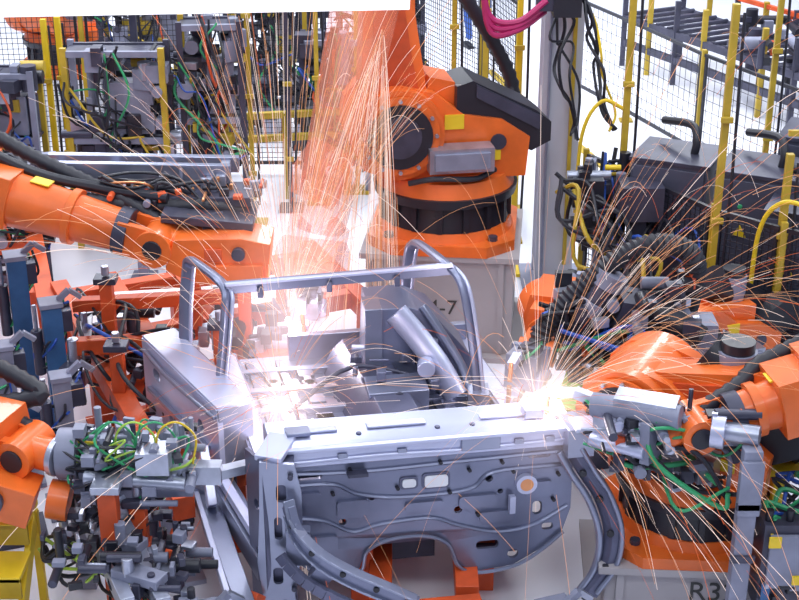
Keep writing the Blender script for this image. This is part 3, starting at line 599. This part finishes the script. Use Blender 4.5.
# ------------------------------------------------------------ person (walking worker)
def person(x,y,yaw):
    me=bpy.data.meshes.new('p'); 
    J={'pel':((0,0,.98),.15),'wa':((0,0,1.12),.135),'ch':((0,0,1.32),.155),'ne':((0,0,1.47),.065),'hd':((0,-.01,1.56),.07),
     'hl':((.09,0,.9),.095),'kl':((.1,-.12,.5),.062),'al':((.1,-.02,.1),.042),'hr':((-.09,0,.9),.095),'kr':((-.1,.06,.5),.062),'ar':((-.1,.24,.14),.042),
     'sl':((.2,0,1.4),.06),'el':((.26,.05,1.12),.045),'wl':((.27,-.05,.88),.03),'sr':((-.2,0,1.4),.06),'er':((-.26,-.03,1.12),.045),'wr':((-.27,-.16,.9),.03)}
    K=list(J); E=[('pel','wa'),('wa','ch'),('ch','ne'),('ne','hd'),('pel','hl'),('hl','kl'),('kl','al'),('pel','hr'),('hr','kr'),('kr','ar'),('ch','sl'),('sl','el'),('el','wl'),('ch','sr'),('sr','er'),('er','wr')]
    me.from_pydata([J[k][0] for k in K],[(K.index(a),K.index(c)) for a,c in E],[])
    ob=bpy.data.objects.new('p',me); sc.collection.objects.link(ob)
    ob.modifiers.new('s','SKIN'); 
    for i,k in enumerate(K):
        v=me.skin_vertices[0].data[i]; v.radius=(J[k][1],J[k][1]*(.8 if k in('pel','wa','ch') else 1)); v.use_root=(i==0)
    ss=ob.modifiers.new('u','SUBSURF'); ss.levels=2; ss.render_levels=2
    dg=bpy.context.evaluated_depsgraph_get();dg.update(); m2=bpy.data.meshes.new_from_object(ob.evaluated_get(dg)); bpy.data.objects.remove(ob)
    b=MB(); b.M=T(x,y,0)@RZ(yaw)
    vs=[v.co.copy() for v in m2.vertices]
    groups={}
    for p in m2.polygons:
        z=p.center.z; q=JEAN if (z<1.02 and abs(p.center.x)<.22) else (SKIN if z>1.46 else JACK)
        groups.setdefault(q,[]).append(tuple(p.vertices))
    for q,f in groups.items():
        used=sorted({i for t in f for i in t}); mp={o:i for i,o in enumerate(used)}
        b.add([vs[i] for i in used],[tuple(mp[i] for i in t) for t in f],q)
    b.sph((0,-.01,1.64),.105,SKIN,(.78,.95,1.15)); b.sph((0,.02,1.68),.108,HAIR,(.84,.95,1.0)); b.sph((0,-.11,1.62),.018,SKIN)
    for sx in(-1,1): b.sph((sx*.085,0,1.63),.022,SKIN,(.5,.8,1.2)); b.sph((sx*.03,-.098,1.65),.011,HAIR); 
    b.box((0,-.1,1.585),(.04,.01,.008),RED)
    for fx,fy,fz in((.1,-.07,.04),(-.1,.2,.07)):
        b.sph((fx,fy,fz),.05,BLACK,(.95,2.6,.8)); b.box((fx,fy,fz-.025),(.085,.24,.02),BLACK)
    for wx,wy,wz,sg in((.27,-.05,.86,1),(-.27,-.16,.88,-1)):
        b.sph((wx,wy-.01,wz-.05),.04,SKIN,(.5,.9,1.15))
        for i,l in enumerate((.06,.075,.07,.055)): b.tube([(wx,wy-.035+.02*i,wz-.085),(wx-sg*.005,wy-.035+.02*i,wz-.085-l*.5),(wx-sg*.02,wy-.035+.02*i,wz-.085-l)],.008,SKIN,6,3)
        b.tube([(wx,wy-.04,wz-.03),(wx-sg*.01,wy-.06,wz-.06),(wx-sg*.015,wy-.06,wz-.09)],.009,SKIN,6,3)
    b.done('walking_worker',0)
person(1.02,18.5,200)

# ------------------------------------------------------------ floor
m=mat('factory_floor',(.80,.80,.88),.35,0,.06,.8); 
b=MB(); b.box((0,16,-.05),(60,60,.1),m); b.done('floor',0)
b=MB(); 
b.box((2.2,13.0,.003),(.1,9,.006),PYEL,(0,0,14)); b.done('floor_marking_line',0)

# ------------------------------------------------------------ sparks and arcs
def burst(org,n,bias,sp,vmin,vmax,seed,tmax=.35,r=.0011,g=6.0,t0m=.12,wh=.4):
    rr=random.Random(seed); b=MB(); org=V(org); bias=V(bias)
    for i in range(n):
        d=V((rr.gauss(0,1),rr.gauss(0,1),rr.gauss(0,1))).normalized()*sp+bias
        d.normalize(); v=rr.uniform(vmin,vmax); t0=rr.random()*t0m; t1=t0+rr.uniform(.04,tmax); pts=[]
        for q in range(9):
            t=t0+(t1-t0)*q/8; dr=(1-math.exp(-1.2*t))/1.2
            p=org+d*v*dr+V((0,0,-.5*g*t*t))
            if p.z<.02: break
            pts.append(p)
        if len(pts)<3: continue
        u=rr.random(); m=SPW if u<wh else (SPO if u<.87 else SPR)
        b.tube(pts,r*rr.uniform(.35,1.3),m,3,1,cap=False)
    return b.done('welding_spark_burst',0)
W1=(-.63,6.7,1.02); W2=(.70,6.44,1.13); W3=(-.68,7.9,.95)
burst(W1,180,(-.1,0,.4),1,1.2,6,1,t0m=.3,g=5)
burst(W1,70,(0,-.1,.1),1,.4,1.8,2,.2,wh=.9,t0m=.05)
burst(W2,130,(.15,.1,.7),1,1.2,7,3,.4,t0m=.3,g=5)
burst(W2,80,(0,-.1,.2),1,.4,1.9,4,.2,wh=.9,t0m=.05)
burst(W3,330,(.12,.35,1.5),.6,2,7,5,.5,g=3,wh=.4,t0m=.4)
burst(W3,120,(-.8,.2,.9),.5,2,7,15,.4,g=5,wh=.3,t0m=.4)
burst((-.1,8.6,2.6),200,(-.22,-.15,-1.3),.35,1.5,5,8,.4,g=6,t0m=.3,wh=.5)
burst(W2,190,(1.0,-.1,.35),.7,2,6,6,.45,g=8,t0m=.35)
burst(W2,150,(.7,.5,.9),.5,3,8,9,.4,g=5,t0m=.6,wh=.3)

def glow(c,Rr,col,st,power,sc3=(1,1,1)):
    g=bpy.data.objects.new('welding_arc',None); sc.collection.objects.link(g); g.location=c
    b=MB(); b.sph((0,0,0),.018,ARC); b.done('arc_core',0,g)
    b=MB(); b.sph((0,0,0),Rr,None,n=24) ; 
    m=bpy.data.materials.new('arc_glow_volume'); m.use_nodes=True; nt=m.node_tree; nt.nodes.remove(nt.nodes['Principled BSDF'])  # emissive volume painting the glare and haze around the arc
    tc=nt.nodes.new('ShaderNodeTexCoord'); ln=nt.nodes.new('ShaderNodeVectorMath'); ln.operation='LENGTH'; nt.links.new(tc.outputs['Object'],ln.inputs[0])
    mr=nt.nodes.new('ShaderNodeMapRange'); mr.inputs['From Min'].default_value=0; mr.inputs['From Max'].default_value=Rr; mr.inputs['To Min'].default_value=1; mr.inputs['To Max'].default_value=0
    nt.links.new(ln.outputs['Value'],mr.inputs['Value'])
    pw=nt.nodes.new('ShaderNodeMath'); pw.operation='POWER'; pw.inputs[1].default_value=2.4; nt.links.new(mr.outputs[0],pw.inputs[0])
    mu=nt.nodes.new('ShaderNodeMath'); mu.operation='MULTIPLY'; mu.inputs[1].default_value=st; nt.links.new(pw.outputs[0],mu.inputs[0])
    e=nt.nodes.new('ShaderNodeEmission'); e.inputs['Color'].default_value=(*col,1); nt.links.new(mu.outputs[0],e.inputs['Strength'])
    nt.links.new(e.outputs[0],nt.nodes['Material Output'].inputs['Volume'])
    b.mats=[m]; b.m=[0]*len(b.f); o=b.done('glow_volume',0,g); o.scale=sc3
    l=bpy.data.lights.new('arc_light','POINT'); l.energy=power; l.color=(1,.9,.9); l.shadow_soft_size=.05
    lo=bpy.data.objects.new('arc_light',l); sc.collection.objects.link(lo); lo.parent=g; lo.location=(0,-.05,.06)
glow(W1,.45,(1,.78,.8),3.6,9); glow(W2,.45,(1,.76,.74),3.8,9); glow(W3,.85,(1,.74,.8),1.9,14,(.8,.8,1.5))  # third glow stretched tall to add pale haze over the floor

# ------------------------------------------------------------ lights and world
w=bpy.data.worlds.new('world'); sc.world=w; w.use_nodes=True; nt=w.node_tree; bg=nt.nodes['Background']
tc=nt.nodes.new('ShaderNodeTexCoord'); sx=nt.nodes.new('ShaderNodeSeparateXYZ'); rp=nt.nodes.new('ShaderNodeValToRGB')
nt.links.new(tc.outputs['Generated'],sx.inputs[0]); nt.links.new(sx.outputs['Z'],rp.inputs['Fac']); nt.links.new(rp.outputs['Color'],bg.inputs['Color'])
rp.color_ramp.elements[0].color=(.27,.30,.46,1); rp.color_ramp.elements[1].color=(.68,.8,1,1); rp.color_ramp.elements[1].position=.6
bg.inputs['Strength'].default_value=.66
def area(x,y,z,sxx,syy,e,tx=0,col=(.93,.96,1)):
    l=bpy.data.lights.new('hall_and_fill_light','AREA'); l.shape='RECTANGLE'; l.size=sxx;l.size_y=syy;l.energy=e;l.color=col
    o=bpy.data.objects.new('hall_and_fill_light',l); sc.collection.objects.link(o); o.location=(x,y,z); o.rotation_euler=(math.radians(tx),0,0)
for x in(-4,-.5,3): area(x,8,6.5,.6,7,165)
for x in(-4,0,4): area(x,17,6.5,.8,8,500)
area(0,2.5,6.0,6,.6,115,35)  # unseen front fill, added and aimed into the scene

cam=bpy.data.cameras.new('camera'); co=bpy.data.objects.new('camera',cam); sc.collection.objects.link(co)
cam.sensor_width=36; cam.lens=64.2; co.location=(0,0,4.6); co.rotation_euler=(math.radians(66),0,0); sc.camera=co
